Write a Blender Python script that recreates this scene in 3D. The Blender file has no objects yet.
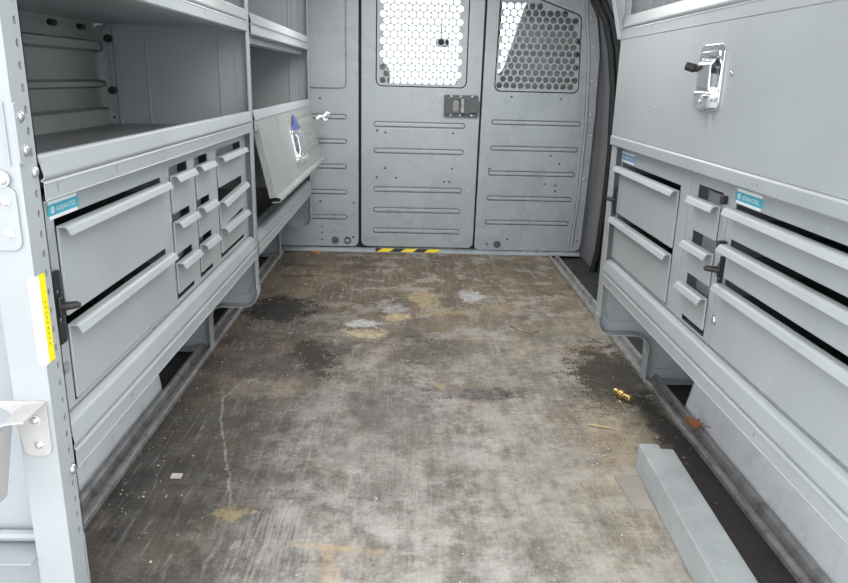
import bpy, bmesh, math, random
from mathutils import Vector, Matrix
random.seed(7)
SC = bpy.context.scene
COL = SC.collection
PI = math.pi

# ------------------------------------------------------------------ node helpers
class NT:
    def __init__(s, m):
        m.use_nodes = True
        s.t = m.node_tree; s.t.nodes.clear(); s.l = s.t.links
        s.out = s.t.nodes.new('ShaderNodeOutputMaterial')
    def n(s, typ, **kw):
        nd = s.t.nodes.new(typ)
        for k, v in kw.items(): setattr(nd, k, v)
        return nd
    def link(s, a, b): s.l.new(a, b)
    def put(s, sock, v):
        if hasattr(v, 'links') or hasattr(v, 'is_linked'): s.link(v, sock)
        else: sock.default_value = v
    def math(s, op, a, b=None, c=None, clamp=False):
        nd = s.n('ShaderNodeMath', operation=op); nd.use_clamp = clamp
        s.put(nd.inputs[0], a)
        if b is not None: s.put(nd.inputs[1], b)
        if c is not None: s.put(nd.inputs[2], c)
        return nd.outputs[0]
    def vmath(s, op, a, b=None):
        nd = s.n('ShaderNodeVectorMath', operation=op)
        s.put(nd.inputs[0], a)
        if b is not None: s.put(nd.inputs[1], b)
        return nd.outputs['Value'] if op in ('LENGTH', 'DOT_PRODUCT', 'DISTANCE') else nd.outputs[0]
    def mix(s, f, a, b):
        nd = s.n('ShaderNodeMix', data_type='RGBA')
        s.put(nd.inputs[0], f)
        for i, v in ((6, a), (7, b)):
            s.put(nd.inputs[i], v if not isinstance(v, tuple) else (v + (1,))[:4])
        return nd.outputs[2]
    def noise(s, vec, scale, detail=4, rough=.55):
        nd = s.n('ShaderNodeTexNoise'); s.put(nd.inputs['Vector'], vec)
        nd.inputs['Scale'].default_value = scale; nd.inputs['Detail'].default_value = detail
        nd.inputs['Roughness'].default_value = rough
        return nd.outputs['Fac'], nd.outputs['Color']
    def mapping(s, vec, scale=(1, 1, 1), loc=(0, 0, 0), rot=(0, 0, 0)):
        nd = s.n('ShaderNodeMapping'); s.put(nd.inputs['Vector'], vec)
        nd.inputs['Scale'].default_value = scale; nd.inputs['Location'].default_value = loc
        nd.inputs['Rotation'].default_value = rot
        return nd.outputs[0]
    def rng(s, v, a, b, c=0., d=1.):
        nd = s.n('ShaderNodeMapRange', clamp=True); s.put(nd.inputs[0], v)
        for i, q in zip((1, 2, 3, 4), (a, b, c, d)): nd.inputs[i].default_value = q
        return nd.outputs[0]
    def bsdf(s, color, rough=.5, metal=0., spec=.5, bump=None, bstr=.1, bdist=.002):
        p = s.n('ShaderNodeBsdfPrincipled')
        s.put(p.inputs['Base Color'], color if not isinstance(color, tuple) else (color + (1,))[:4])
        s.put(p.inputs['Roughness'], rough); p.inputs['Metallic'].default_value = metal
        p.inputs['Specular IOR Level'].default_value = spec
        if bump is not None:
            b = s.n('ShaderNodeBump'); b.inputs['Strength'].default_value = bstr
            b.inputs['Distance'].default_value = bdist
            s.link(bump, b.inputs['Height']); s.link(b.outputs[0], p.inputs['Normal'])
        s.link(p.outputs[0], s.out.inputs[0]); return p

def paint(name, col, rough=.42, var=.10, spec=.5, metal=0., scale=6., dust=None, dustamt=.0, speck=True):
    m = bpy.data.materials.new(name); t = NT(m)
    g = t.n('ShaderNodeNewGeometry').outputs['Position']
    f, _ = t.noise(g, scale, 5, .6)
    k = t.rng(f, .3, .7, 1 - var, 1 + var)
    mul = t.n('ShaderNodeMix', data_type='RGBA', blend_type='MULTIPLY')
    mul.inputs[0].default_value = 1
    mul.inputs[6].default_value = col + (1,)
    cc = t.n('ShaderNodeCombineColor')
    for i in range(3): t.link(k, cc.inputs[i])
    t.link(cc.outputs[0], mul.inputs[7])
    c = mul.outputs[2]
    if dust:
        fd, _ = t.noise(g, 22, 6, .7)
        c = t.mix(t.math('MULTIPLY', t.rng(fd, .48, .72), dustamt), c, dust)
    if speck:
        fs, _ = t.noise(g, 55, 3, .6)
        c = t.mix(t.math('MULTIPLY', t.rng(fs, .70, .76), .5), c, tuple(min(1, q * 1.5) for q in col))
    r = t.rng(f, .3, .7, rough - .07, rough + .07)
    t.bsdf(c, r, metal, spec)
    return m

GREY = (.385, .415, .43)
M = {}
M['paint'] = paint('grey_paint', GREY, .36, .06)
M['panel'] = paint('bulkhead_paint', (.375, .41, .44), .28, .07)
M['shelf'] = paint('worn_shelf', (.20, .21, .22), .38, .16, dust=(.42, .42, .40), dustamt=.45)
M['inner'] = paint('drawer_inside_shade', (.15, .158, .165), .6, .1, speck=False)  # the grey paint darkened, so shade inside the drawers is in the colour
M['white'] = paint('white_body', (.88, .91, .95), .42, .06, dust=(.5, .48, .45), dustamt=.35)
M['wall'] = paint('body_wall', (.34, .35, .35), .5, .1)
M['ceil'] = paint('roof_skin', (.62, .64, .65), .5, .05, speck=False)
M['black'] = paint('black_plastic', (.018, .018, .02), .45, .1, speck=False)
M['rubber'] = paint('black_rubber_and_shade', (.012, .012, .014), .6, .2, speck=False)  # door seal rubber, also painted shade inside holes and gaps
M['pillar'] = paint('pillar_trim', (.21, .21, .225), .55, .12, speck=False)
M['well'] = paint('dark_floor', (.03, .031, .034), .6, .3, dust=(.12, .11, .10), dustamt=.5)
M['alu'] = paint('dull_aluminium', (.40, .39, .385), .42, .2, metal=.35, dust=(.11, .095, .08), dustamt=.85, scale=16)
M['chrome'] = paint('chrome', (.86, .87, .88), .14, .03, metal=1., speck=False)
M['zinc'] = paint('zinc', (.72, .73, .74), .3, .1, metal=.9, speck=False)
M['bracket'] = paint('pale_bracket', (.47, .465, .46), .4, .08, dust=(.5, .38, .34), dustamt=.4)
M['flap'] = paint('flap_paint', (.30, .31, .305), .33, .08, dust=(.5, .48, .42), dustamt=.3)
M['block'] = paint('grey_timber', (.40, .43, .44), .55, .14, dust=(.55, .55, .53), dustamt=.4, scale=14)
M['brass'] = paint('brass', (.62, .45, .20), .36, .15, metal=.9, speck=False)
M['leaf'] = paint('dry_leaf', (.42, .17, .06), .6, .25, speck=False)
M['card'] = paint('cardboard', (.36, .33, .29), .8, .15)
M['chip'] = paint('chips', (.62, .58, .5), .7, .3, speck=False)
M['saw'] = paint('sawdust', (.55, .42, .26), .8, .3, speck=False)
M['stick'] = paint('pale_wood', (.55, .43, .27), .7, .2, speck=False)
M['cloth'] = paint('seat_cloth', (.46, .47, .48), .85, .1, speck=False)
M['dash'] = paint('dash_plastic', (.10, .10, .105), .6, .1, speck=False)
M['blue'] = paint('sticker_blue', (.05, .42, .55), .35, .03, speck=False)
M['blue2'] = paint('sticker_faded_blue', (.16, .36, .62), .4, .05, speck=False)
M['stwhite'] = paint('sticker_white', (.88, .9, .9), .35, .02, speck=False)
M['yellow'] = paint('sticker_yellow', (.90, .80, .02), .4, .04, speck=False)
M['haz'] = paint('hazard_yellow', (.82, .62, .03), .5, .15, speck=False)
M['conc'] = paint('concrete', (.42, .42, .41), .9, .1, scale=2)
M['violet'] = paint('latch_blue', (.08, .10, .30), .35, .1, speck=False)
M['plug2'] = paint('latch_cup_grey', (.24, .25, .255), .4, .1, speck=False)
M['plug'] = paint('dull_plug', (.09, .10, .105), .5, .1, speck=False)

def glass_mat():
    m = bpy.data.materials.new('window_glass'); t = NT(m)
    tr = t.n('ShaderNodeBsdfTransparent'); tr.inputs[0].default_value = (.93, .96, .95, 1)
    gl = t.n('ShaderNodeBsdfGlossy'); gl.inputs['Roughness'].default_value = .02
    mx = t.n('ShaderNodeMixShader'); mx.inputs[0].default_value = .06
    t.link(tr.outputs[0], mx.inputs[1]); t.link(gl.outputs[0], mx.inputs[2]); t.link(mx.outputs[0], t.out.inputs[0])
    return m
M['glass'] = glass_mat()
def lens_mat():
    m = bpy.data.materials.new('fill_lamp_lens'); t = NT(m)
    e = t.n('ShaderNodeEmission'); e.inputs[0].default_value = (1, .985, .96, 1); e.inputs[1].default_value = 6
    t.link(e.outputs[0], t.out.inputs[0]); return m
M['lens'] = lens_mat()  # glowing face of the added fill lamps

def floor_mat():
    m = bpy.data.materials.new('worn_plywood'); t = NT(m)
    P = t.n('ShaderNodeNewGeometry').outputs['Position']
    w1, wc = t.noise(P, 9, 5, .65)
    warp = t.vmath('MULTIPLY', t.vmath('SUBTRACT', wc, (.5, .5, .5)), (.20, .20, 0))
    Q = t.vmath('ADD', P, warp)
    w2, wc2 = t.noise(P, 34, 4, .6)
    warp2 = t.vmath('MULTIPLY', t.vmath('SUBTRACT', wc2, (.5, .5, .5)), (.035, .035, 0))
    Q2 = t.vmath('ADD', P, warp2)
    b1, _ = t.noise(P, 17, 12, .82); b2, _ = t.noise(t.mapping(P, (150, 60, 1)), 1, 3, .7)
    brk_amt = t.math('ADD', t.math('MULTIPLY', t.math('SUBTRACT', b1, .5), 4.8), t.math('MULTIPLY', t.math('SUBTRACT', b2, .5), 1.8))
    def blob(cx, cy, rx, ry, rot=0., soft=.5, fine=False, src=None, brk=True):
        q = t.mapping(t.vmath('SUBTRACT', src or (Q2 if fine else Q), (cx, cy, 0)), (1, 1, 0), rot=(0, 0, -rot))
        q = t.vmath('MULTIPLY', q, (1 / rx, 1 / ry, 0))
        L = t.vmath('LENGTH', q); soft = soft * .55
        if brk: L = t.math('ADD', L, brk_amt)
        return t.rng(L, 1 + soft * .5, 1 - soft * .5)
    sep = t.n('ShaderNodeSeparateXYZ'); t.link(Q, sep.inputs[0])
    X, Y = sep.outputs[0], sep.outputs[1]
    # base: grey worn wood near the doors, browner at the far end
    c = t.mix(t.rng(Y, 1.7, 2.7), (.300, .275, .245), (.150, .120, .088))
    c = t.mix(t.rng(X, .20, .42), c, t.mix(t.rng(Y, 2.0, 2.9), (.330, .295, .245), (.170, .138, .100)))
    # dark band along the left side, stronger near the doors
    c = t.mix(t.math('MULTIPLY', t.rng(X, -.12, -.40), t.rng(Y, 3.1, 1.9, .25, .92)), c, (.070, .064, .060))
    c = t.mix(t.math('MULTIPLY', blob(-.02, 1.95, .55, .26, 0, .9), .35), c, (.12, .11, .10))
    # grain: long streaks, cross hatch of the roughened surface
    g1, _ = t.noise(t.mapping(P, (38, 2.2, 1)), 1.0, 5, .6)
    g2, _ = t.noise(t.mapping(P, (160, 9, 1)), 1.0, 3, .6)
    g3, _ = t.noise(t.mapping(P, (7, 150, 1)), 1.0, 3, .6)
    big, _ = t.noise(P, 3.2, 6, .68)
    mid, _ = t.noise(P, 13, 6, .72)
    fine, _ = t.noise(P, 120, 3, .7)
    def mulc(c, fac, lo, hi, a=.3, b=.7):
        k = t.rng(fac, a, b, lo, hi)
        cc = t.n('ShaderNodeCombineColor')
        for i in range(3): t.link(k, cc.inputs[i])
        mx = t.n('ShaderNodeMix', data_type='RGBA', blend_type='MULTIPLY'); mx.inputs[0].default_value = 1
        t.link(c, mx.inputs[6]); t.link(cc.outputs[0], mx.inputs[7]); return mx.outputs[2]
    c = mulc(c, big, .74, 1.26)
    c = mulc(c, mid, .66, 1.34)
    m2, _ = t.noise(P, 40, 6, .75)
    c = mulc(c, m2, .74, 1.26)
    c = mulc(c, g1, .82, 1.18)
    c = mulc(c, g2, .88, 1.12)
    c = mulc(c, g3, .91, 1.09)
    c = mulc(c, fine, .84, 1.16)
    def crisp(scale, lo, hi, det=12, rgh=.78, off=(0, 0, 0), st=(1, 1, 1)):
        f, _ = t.noise(t.mapping(P, tuple(scale * k for k in st), off), 1.0, det, rgh)
        return t.rng(f, lo, hi)
    c = t.mix(t.math('MULTIPLY', t.math('MULTIPLY', crisp(5, .515, .56, st=(1.3, .8, 1)), t.math('MAXIMUM', t.rng(X, .35, .05, .3, 1.), t.rng(Y, 2.0, 2.6))), .48), c, (.085, .074, .062))
    c = t.mix(t.math('MULTIPLY', t.math('MULTIPLY', crisp(7, .515, .56, off=(4, 2, 0)), t.rng(X, -.45, -.1, .15, 1.)), .45), c, (.46, .44, .41))
    c = t.mix(t.math('MULTIPLY', t.math('MULTIPLY', crisp(4, .52, .57, off=(9, 5, 0)), t.rng(Y, 1.6, 2.4, .35, 1.)), .40), c, (.27, .185, .11))
    c = t.mix(t.math('MULTIPLY', crisp(1, .555, .60, off=(3, 3, 0), st=(75, 7, 1)), .26), c, (.50, .48, .45))
    c = t.mix(t.math('MULTIPLY', crisp(1, .565, .61, off=(13, 3, 0), st=(9, 60, 1)), .30), c, (.06, .055, .05))
    # pale scuffed swathe in the middle
    sw = t.math('MULTIPLY', t.math('MULTIPLY', blob(.06, 1.35, .30, .75, 0, 1.2), t.rng(mid, .46, .66)), .55)
    c = t.mix(sw, c, (.50, .485, .46))
    sw = t.math('MULTIPLY', t.math('MULTIPLY', blob(-.23, 1.17, .07, .14, 0, .8), t.rng(g2, .42, .6)), .5)
    c = t.mix(sw, c, (.46, .45, .42))
    dk = t.math('MULTIPLY', t.math('MULTIPLY', blob(-.03, 1.62, .12, .26, 0, 1.2), t.rng(mid, .44, .6)), .6)
    c = t.mix(dk, c, (.09, .085, .08))
    S = [ # cx, cy, rx, ry, rot, soft, strength, colour, fine
        (-.475, 2.60, .120, .150, .1, .3, .915, (.022, .021, .021), True),
        (-.47, 3.08, .12, .02, .1, .6, .75, (.03, .025, .022), True),
        (-.50, 3.27, .12, .03, -.1, .6, .7, (.035, .03, .028), True),
        (-.20, 3.25, .07, .02, 0, .6, .6, (.03, .028, .025), True),
        (-.29, 2.12, .06, .15, .35, .6, .905, (.045, .036, .028), True),
        (-.22, 2.20, .09, .06, 0, .6, .72, (.04, .034, .028), False),
        (.07, 2.20, .13, .11, .5, .9, .78, (.06, .048, .04), True),
        (.03, 2.42, .13, .10, 0, .8, .45, (.07, .055, .045), False),
        (.225, 1.86, .11, .04, .15, .7, .8, (.06, .056, .055), True),
        (.29, 1.87, .018, .05, .6, .6, .6, (.05, .046, .045), True),
        (.635, 2.00, .125, .25, -.1, .7, .905, (.040, .034, .026), True),
        (.66, 1.70, .09, .30, .0, .5, .75, (.085, .078, .068), False),
        (.670, 1.22, .060, .62, .0, .35, .93, (.030, .029, .029), True),
        (-.155, 2.45, .050, .045, 0, .7, .9, (.58, .58, .59), True),
        (-.135, 2.35, .065, .05, 0, .7, .9, (.54, .45, .29), True),
        (-.04, 2.62, .05, .05, 0, .7, .7, (.46, .46, .47), True),
        (-.03, 2.53, .05, .05, 0, .7, .9, (.54, .44, .26), True),
        (.07, 2.76, .055, .12, .2, .8, .8, (.44, .35, .21), True),
        (.15, 2.60, .09, .025, .1, .8, .6, (.40, .31, .17), True),
        (.26, 2.82, .05, .08, 0, .8, .85, (.50, .50, .50), True),
        (.36, 2.66, .10, .05, 0, .9, .4, (.36, .29, .19), True),
        (-.40, 1.88, .11, .07, .1, .9, .4, (.42, .36, .28), True),
        (.23, 2.07, .08, .12, 0, .9, .35, (.40, .38, .35), True),
        (-.345, 1.27, .032, .026, 0, .8, .65, (.46, .36, .19), True),
        (-.14, 1.165, .080, .012, -.15, .7, .6, (.52, .37, .20), True),
        (-.13, 1.11, .014, .06, .1, .7, .6, (.52, .40, .24), True),
        (.30, 1.30, .10, .16, 0, 1.0, .3, (.44, .40, .34), True),
        (.56, 1.62, .08, .20, 0, 1.0, .4, (.46, .36, .23), True),
        (.10, 1.92, .012, .04, .5, .8, .6, (.5, .38, .2), True),
    ]
    for cx, cy, rx, ry, rot, soft, st, colr, fn in S:
        f = t.math('MULTIPLY', blob(cx, cy, rx, ry, rot, soft, fn, brk=st < .92), st)
        if not (sum(colr) < .2 and st > .9): f = t.math('MULTIPLY', f, t.rng(m2, .40, .58, .35, 1.))
        c = t.mix(f, c, colr)
    # pale crack line that wanders down the left side, and a dark curved rubber mark
    w3, wc3 = t.noise(P, 14, 2, .5)
    Q3 = t.vmath('ADD', P, t.vmath('MULTIPLY', t.vmath('SUBTRACT', wc3, (.5, .5, .5)), (.03, .03, 0)))
    def seg(c, pts, w, colr, st):
        for (x0, y0), (x1, y1) in zip(pts, pts[1:]):
            L = math.hypot(x1 - x0, y1 - y0); a = math.atan2(y1 - y0, x1 - x0)
            f = t.math('MULTIPLY', t.math('MULTIPLY', blob((x0 + x1) / 2, (y0 + y1) / 2, L * .56, w, a, .8, src=Q3, brk=False), t.rng(m2, .38, .60, .1, 1.)), st)
            c = t.mix(f, c, colr)
        return c
    c = seg(c, [(-.42, 1.95), (-.47, 1.91), (-.49, 1.82), (-.475, 1.70), (-.435, 1.58), (-.40, 1.47), (-.38, 1.41), (-.355, 1.30)], .0036, (.44, .42, .40), .62)
    c = seg(c, [(-.345, 1.23), (-.35, 1.08)], .005, (.36, .34, .33), .55)
    c = seg(c, [(.375, 2.47), (.40, 2.40), (.44, 2.38), (.48, 2.41)], .007, (.045, .035, .03), .75)
    # scratches and pale flecks
    fl, _ = t.noise(P, 62, 2, .5)
    c = t.mix(t.math('MULTIPLY', t.rng(fl, .70, .74), .6), c, (.55, .52, .47))
    fl2, _ = t.noise(t.mapping(P, (30, 30, 1), (3, 7, 0)), 1, 2, .5)
    c = t.mix(t.math('MULTIPLY', t.rng(fl2, .70, .76), .45), c, (.06, .055, .05))
    h = t.math('ADD', t.math('MULTIPLY', fine, .5), t.math('ADD', t.math('MULTIPLY', g2, .5), t.math('MULTIPLY', g3, .5)))
    t.bsdf(c, t.rng(mid, .3, .7, .55, .85), 0, .3, h, .35, .003)
    return m
M['floor'] = floor_mat()

# ------------------------------------------------------------------ mesh helpers
ident = lambda x, y, z: (x, y, z)
def left_tf(d, y, z): return (-.463 + d, y, z)     # d: distance from the shelf front towards the aisle
def right_tf(d, y, z): return (.558 - d, y, z)
CDR = .012
def left_cab(d, y, z): return left_tf(d - CDR, y, z)
def right_cab(d, y, z): return right_tf(d - CDR, y, z)
def back_tf(x, z, d): return (x, 3.577 - d, z)     # d: distance from the bulkhead towards the doors

def fillet(pts, r, n=5, closed=True):
    out = []; N = len(pts)
    for i, p in enumerate(pts):
        ri = r[i] if isinstance(r, (list, tuple)) else r
        if (not closed and i in (0, N - 1)) or ri <= 0: out.append(tuple(p)); continue
        a = Vector(pts[i - 1]); b = Vector(p); c = Vector(pts[(i + 1) % N])
        u = (a - b); v = (c - b); lu, lv = u.length, v.length; u.normalize(); v.normalize()
        ang = u.angle(v)
        if ang > PI - .02: out.append(tuple(p)); continue
        tlen = min(ri / math.tan(ang / 2), lu * .49, lv * .49)
        rr = tlen * math.tan(ang / 2)
        p0 = b + u * tlen; p1 = b + v * tlen
        cen = b + (u + v).normalized() * (rr / math.sin(ang / 2))
        a0 = math.atan2(p0.y - cen.y, p0.x - cen.x); a1 = math.atan2(p1.y - cen.y, p1.x - cen.x)
        da = (a1 - a0 + PI) % (2 * PI) - PI
        for k in range(n + 1):
            t = a0 + da * k / n; out.append((cen.x + rr * math.cos(t), cen.y + rr * math.sin(t)))
    return out
def rrect(x0, x1, y0, y1, r, n=5): return fillet([(x0, y0), (x1, y0), (x1, y1), (x0, y1)], r, n)
def circle(cx, cy, r, n=14): return [(cx + r * math.cos(2 * PI * k / n), cy + r * math.sin(2 * PI * k / n)) for k in range(n)]
def slot(cx, cy, w, h, n=4): return rrect(cx - w / 2, cx + w / 2, cy - h / 2, cy + h / 2, min(w, h) / 2 * .98, n)

class MB:
    def __init__(s, tf=ident): s.b = bmesh.new(); s.tf = tf; s.mi = 0
    def _fin(s, vs, fs):
        for f in fs: f.material_index = s.mi
    def poly_extrude(s, pts, mapper, w0, w1):
        """closed polygon pts(u,v) extruded between w0 and w1; mapper(u,v,w) -> tf args"""
        A = [s.b.verts.new(s.tf(*mapper(u, v, w0))) for u, v in pts]
        B = [s.b.verts.new(s.tf(*mapper(u, v, w1))) for u, v in pts]
        fs = [s.b.faces.new(A), s.b.faces.new(B[::-1])]
        N = len(pts)
        for i in range(N):
            fs.append(s.b.faces.new((A[i], B[i], B[(i + 1) % N], A[(i + 1) % N])))
        s._fin(A + B, fs); return s
    def box(s, a0, a1, b0, b1, c0, c1, bev=0., seg=1):
        vs = [s.b.verts.new(s.tf(x, y, z)) for x in (a0, a1) for y in (b0, b1) for z in (c0, c1)]
        idx = ((0, 1, 3, 2), (4, 6, 7, 5), (0, 4, 5, 1), (2, 3, 7, 6), (0, 2, 6, 4), (1, 5, 7, 3))
        fs = [s.b.faces.new([vs[i] for i in q]) for q in idx]
        s._fin(vs, fs)
        if bev:
            bmesh.ops.recalc_face_normals(s.b, faces=fs)
            es = list({e for f in fs for e in f.edges})
            r = bmesh.ops.bevel(s.b, geom=es, offset=bev, segments=seg, profile=.5, affect='EDGES')
            for f in r['faces']: f.material_index = s.mi
        return s
    def sheet(s, pts, y0, y1, th, r=0., n=4):
        """open profile pts(d,z), given thickness, extruded along y"""
        if r: pts = fillet(pts, r, n, closed=False)
        V = [Vector(p) for p in pts]; N = len(V); off = []
        for i in range(N):
            ds = []
            if i: ds.append((V[i] - V[i - 1]).normalized())
            if i < N - 1: ds.append((V[i + 1] - V[i]).normalized())
            t = sum(ds, Vector((0, 0))).normalized(); nn = Vector((-t.y, t.x))
            k = 1 / max(.4, abs(nn.dot(Vector((-ds[0].y, ds[0].x)))))
            off.append(V[i] + nn * th * k)
        A = [s.b.verts.new(s.tf(p.x, y0, p.y)) for p in V]; B = [s.b.verts.new(s.tf(p.x, y1, p.y)) for p in V]
        A2 = [s.b.verts.new(s.tf(p.x, y0, p.y)) for p in off]; B2 = [s.b.verts.new(s.tf(p.x, y1, p.y)) for p in off]
        fs = []
        for i in range(N - 1):
            fs.append(s.b.faces.new((A[i], A[i + 1], B[i + 1], B[i])))
            fs.append(s.b.faces.new((A2[i], B2[i], B2[i + 1], A2[i + 1])))
            fs.append(s.b.faces.new((A[i], A2[i], A2[i + 1], A[i + 1])))
            fs.append(s.b.faces.new((B[i], B[i + 1], B2[i + 1], B2[i])))
        fs.append(s.b.faces.new((A[0], B[0], B2[0], A2[0]))); fs.append(s.b.faces.new((A[-1], A2[-1], B2[-1], B[-1])))
        s._fin(None, fs); return s
    def tube(s, path, r, n=8, cap=True):
        V = [Vector(s.tf(*p)) for p in path]; rings = []; N = len(V)
        for i in range(N):
            d = (V[min(i + 1, N - 1)] - V[max(i - 1, 0)]).normalized()
            a = d.orthogonal().normalized() if i == 0 else (rings_a - d * rings_a.dot(d)).normalized()
            rings_a = a; b = d.cross(a)
            ri = r[i] if isinstance(r, (list, tuple)) else r
            rings.append([s.b.verts.new(V[i] + (a * math.cos(2 * PI * k / n) + b * math.sin(2 * PI * k / n)) * ri) for k in range(n)])
        fs = []
        for q, w in zip(rings, rings[1:]):
            for k in range(n): fs.append(s.b.faces.new((q[k], q[(k + 1) % n], w[(k + 1) % n], w[k])))
        if cap: fs.append(s.b.faces.new(rings[0][::-1])); fs.append(s.b.faces.new(rings[-1]))
        s._fin(None, fs); return s
    def dome(s, c, axis, r, h=None):
        """bolt head: low dome on a washer; axis in tf space is one of 'd','y','z' as index with sign"""
        h = h or r * .7
        i, sg = axis
        def pt(u, v, w):
            p = list(c); o = [k for k in range(3) if k != i]
            p[i] += sg * w; p[o[0]] += u; p[o[1]] += v; return p
        rows = [(1.25, 0), (1.25, .25), (1.0, .3), (.85, .7), (.5, .95)]
        rings = [[s.b.verts.new(s.tf(*pt(r * q * math.cos(k * PI / 6), r * q * math.sin(k * PI / 6), h * w))) for k in range(12)] for q, w in rows]
        top = s.b.verts.new(s.tf(*pt(0, 0, h))); fs = []
        for q, w in zip(rings, rings[1:]):
            for k in range(12): fs.append(s.b.faces.new((q[k], q[(k + 1) % 12], w[(k + 1) % 12], w[k])))
        for k in range(12): fs.append(s.b.faces.new((rings[-1][k], rings[-1][(k + 1) % 12], top)))
        fs.append(s.b.faces.new(rings[0][::-1]))
        s._fin(None, fs); return s
    def plate(s, outer, holes, mapper, w0, w1, bev=0.):
        """filled 2D outline with holes, extruded"""
        cu = bpy.data.curves.new('t', 'CURVE'); cu.dimensions = '2D'; cu.fill_mode = 'BOTH'
        for loop in [outer] + list(holes):
            sp = cu.splines.new('POLY'); sp.points.add(len(loop) - 1); sp.use_cyclic_u = True
            for p, q in zip(sp.points, loop): p.co = (q[0], q[1], 0, 1)
        hw = (w1 - w0) / 2; cu.extrude = abs(hw) - bev; cu.bevel_depth = bev; cu.bevel_resolution = 1
        if bev: cu.offset = -bev
        o = bpy.data.objects.new('t', cu); COL.objects.link(o)
        dg = bpy.context.evaluated_depsgraph_get()
        me = bpy.data.meshes.new_from_object(o.evaluated_get(dg))
        mid = (w0 + w1) / 2; base = len(s.b.verts)
        vs = [s.b.verts.new(s.tf(*mapper(v.co.x, v.co.y, mid + v.co.z))) for v in me.vertices]
        fs = []
        for p in me.polygons:
            try: fs.append(s.b.faces.new([vs[i] for i in p.vertices]))
            except ValueError: pass
        s._fin(vs, fs)
        bpy.data.objects.remove(o); bpy.data.curves.remove(cu); bpy.data.meshes.remove(me)
        return s
    def build(s, name, mats, parent=None, smooth=True, angle=.7):
        bmesh.ops.remove_doubles(s.b, verts=s.b.verts, dist=1e-5)
        bmesh.ops.recalc_face_normals(s.b, faces=s.b.faces)
        me = bpy.data.meshes.new(name); s.b.to_mesh(me); s.b.free()
        for m in (mats if isinstance(mats, (list, tuple)) else [mats]): me.materials.append(m)
        if smooth:
            me.shade_smooth(); me.set_sharp_from_angle(angle=angle)
        o = bpy.data.objects.new(name, me); COL.objects.link(o)
        if smooth:
            wn = o.modifiers.new('weighted', 'WEIGHTED_NORMAL'); wn.keep_sharp = True; wn.weight = 80
        if parent is not None:
            o.parent = parent
            o.matrix_parent_inverse = Matrix.Translation(-parent_world(parent))
        return o
def parent_world(p):
    return Vector((0, 0, 0)) if p.parent is not None else p.location.copy()
def tag(o, label, cat, group=None, kind=None):
    if label: o['label'] = label
    if cat: o['category'] = cat
    if group: o['group'] = group
    if kind: o['kind'] = kind
    return o
def thing(name, loc, label, cat, group=None):
    o = bpy.data.objects.new(name, None); o.location = loc; o.empty_display_size = .05; COL.objects.link(o)
    return tag(o, label, cat, group)
def struct(o): o['kind'] = 'structure'; return o

YZ = lambda u, v, w: (w, u, v)        # plate in the shelf-front plane: u=y, v=z, w=d
DZ = lambda u, v, w: (u, w, v)        # plate across the van: u=d, v=z, w=y
XY = lambda u, v, w: (u, v, w)

# ------------------------------------------------------------------ lettering as geometry
def text_mesh(mb, txt, u0, v0, width, mapper, w, thick=.0003, height=None):
    cu = bpy.data.curves.new('t', 'FONT'); cu.body = txt; cu.size = 1; cu.extrude = 0; cu.fill_mode = 'BOTH'
    o = bpy.data.objects.new('t', cu); COL.objects.link(o)
    dg = bpy.context.evaluated_depsgraph_get()
    me = bpy.data.meshes.new_from_object(o.evaluated_get(dg))
    xs = [v.co.x for v in me.vertices]; ys = [v.co.y for v in me.vertices]
    kx = width / (max(xs) - min(xs)); ky = (height / (max(ys) - min(ys))) if height else abs(kx)
    vs = [mb.b.verts.new(mb.tf(*mapper(u0 + (v.co.x - (min(xs) if kx > 0 else min(xs))) * kx, v0 + (v.co.y - min(ys)) * ky, w))) for v in me.vertices]
    for p in me.polygons:
        try:
            f = mb.b.faces.new([vs[i] for i in p.vertices]); f.material_index = mb.mi
        except ValueError: pass
    bpy.data.objects.remove(o); bpy.data.curves.remove(cu); bpy.data.meshes.remove(me)

# ------------------------------------------------------------------ shelving parts
ZTOP = 1.30
OUT = [(0, ZTOP), (0, .150), (-.110, .150), (-.155, .150), (-.155, 0), (-.415, 0), (-.415, ZTOP)]
def foot_outline(inset=0.):
    i = inset
    pts = [(-i, ZTOP - i), (-i, .150 + i), (-.155 - i, .150 + i), (-.155 - i, i), (-.415 + i, i), (-.415 + i, ZTOP - i)]
    return fillet(pts, [0, .045, .045, 0.006, 0, 0], 7)
def flange_profile():
    pts = [(0, ZTOP), (0, .150), (-.155, .150), (-.155, 0.0), (-.415, 0.0)]
    return fillet(pts, [0, .045, .045, .006, 0], 7, closed=False)

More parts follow.
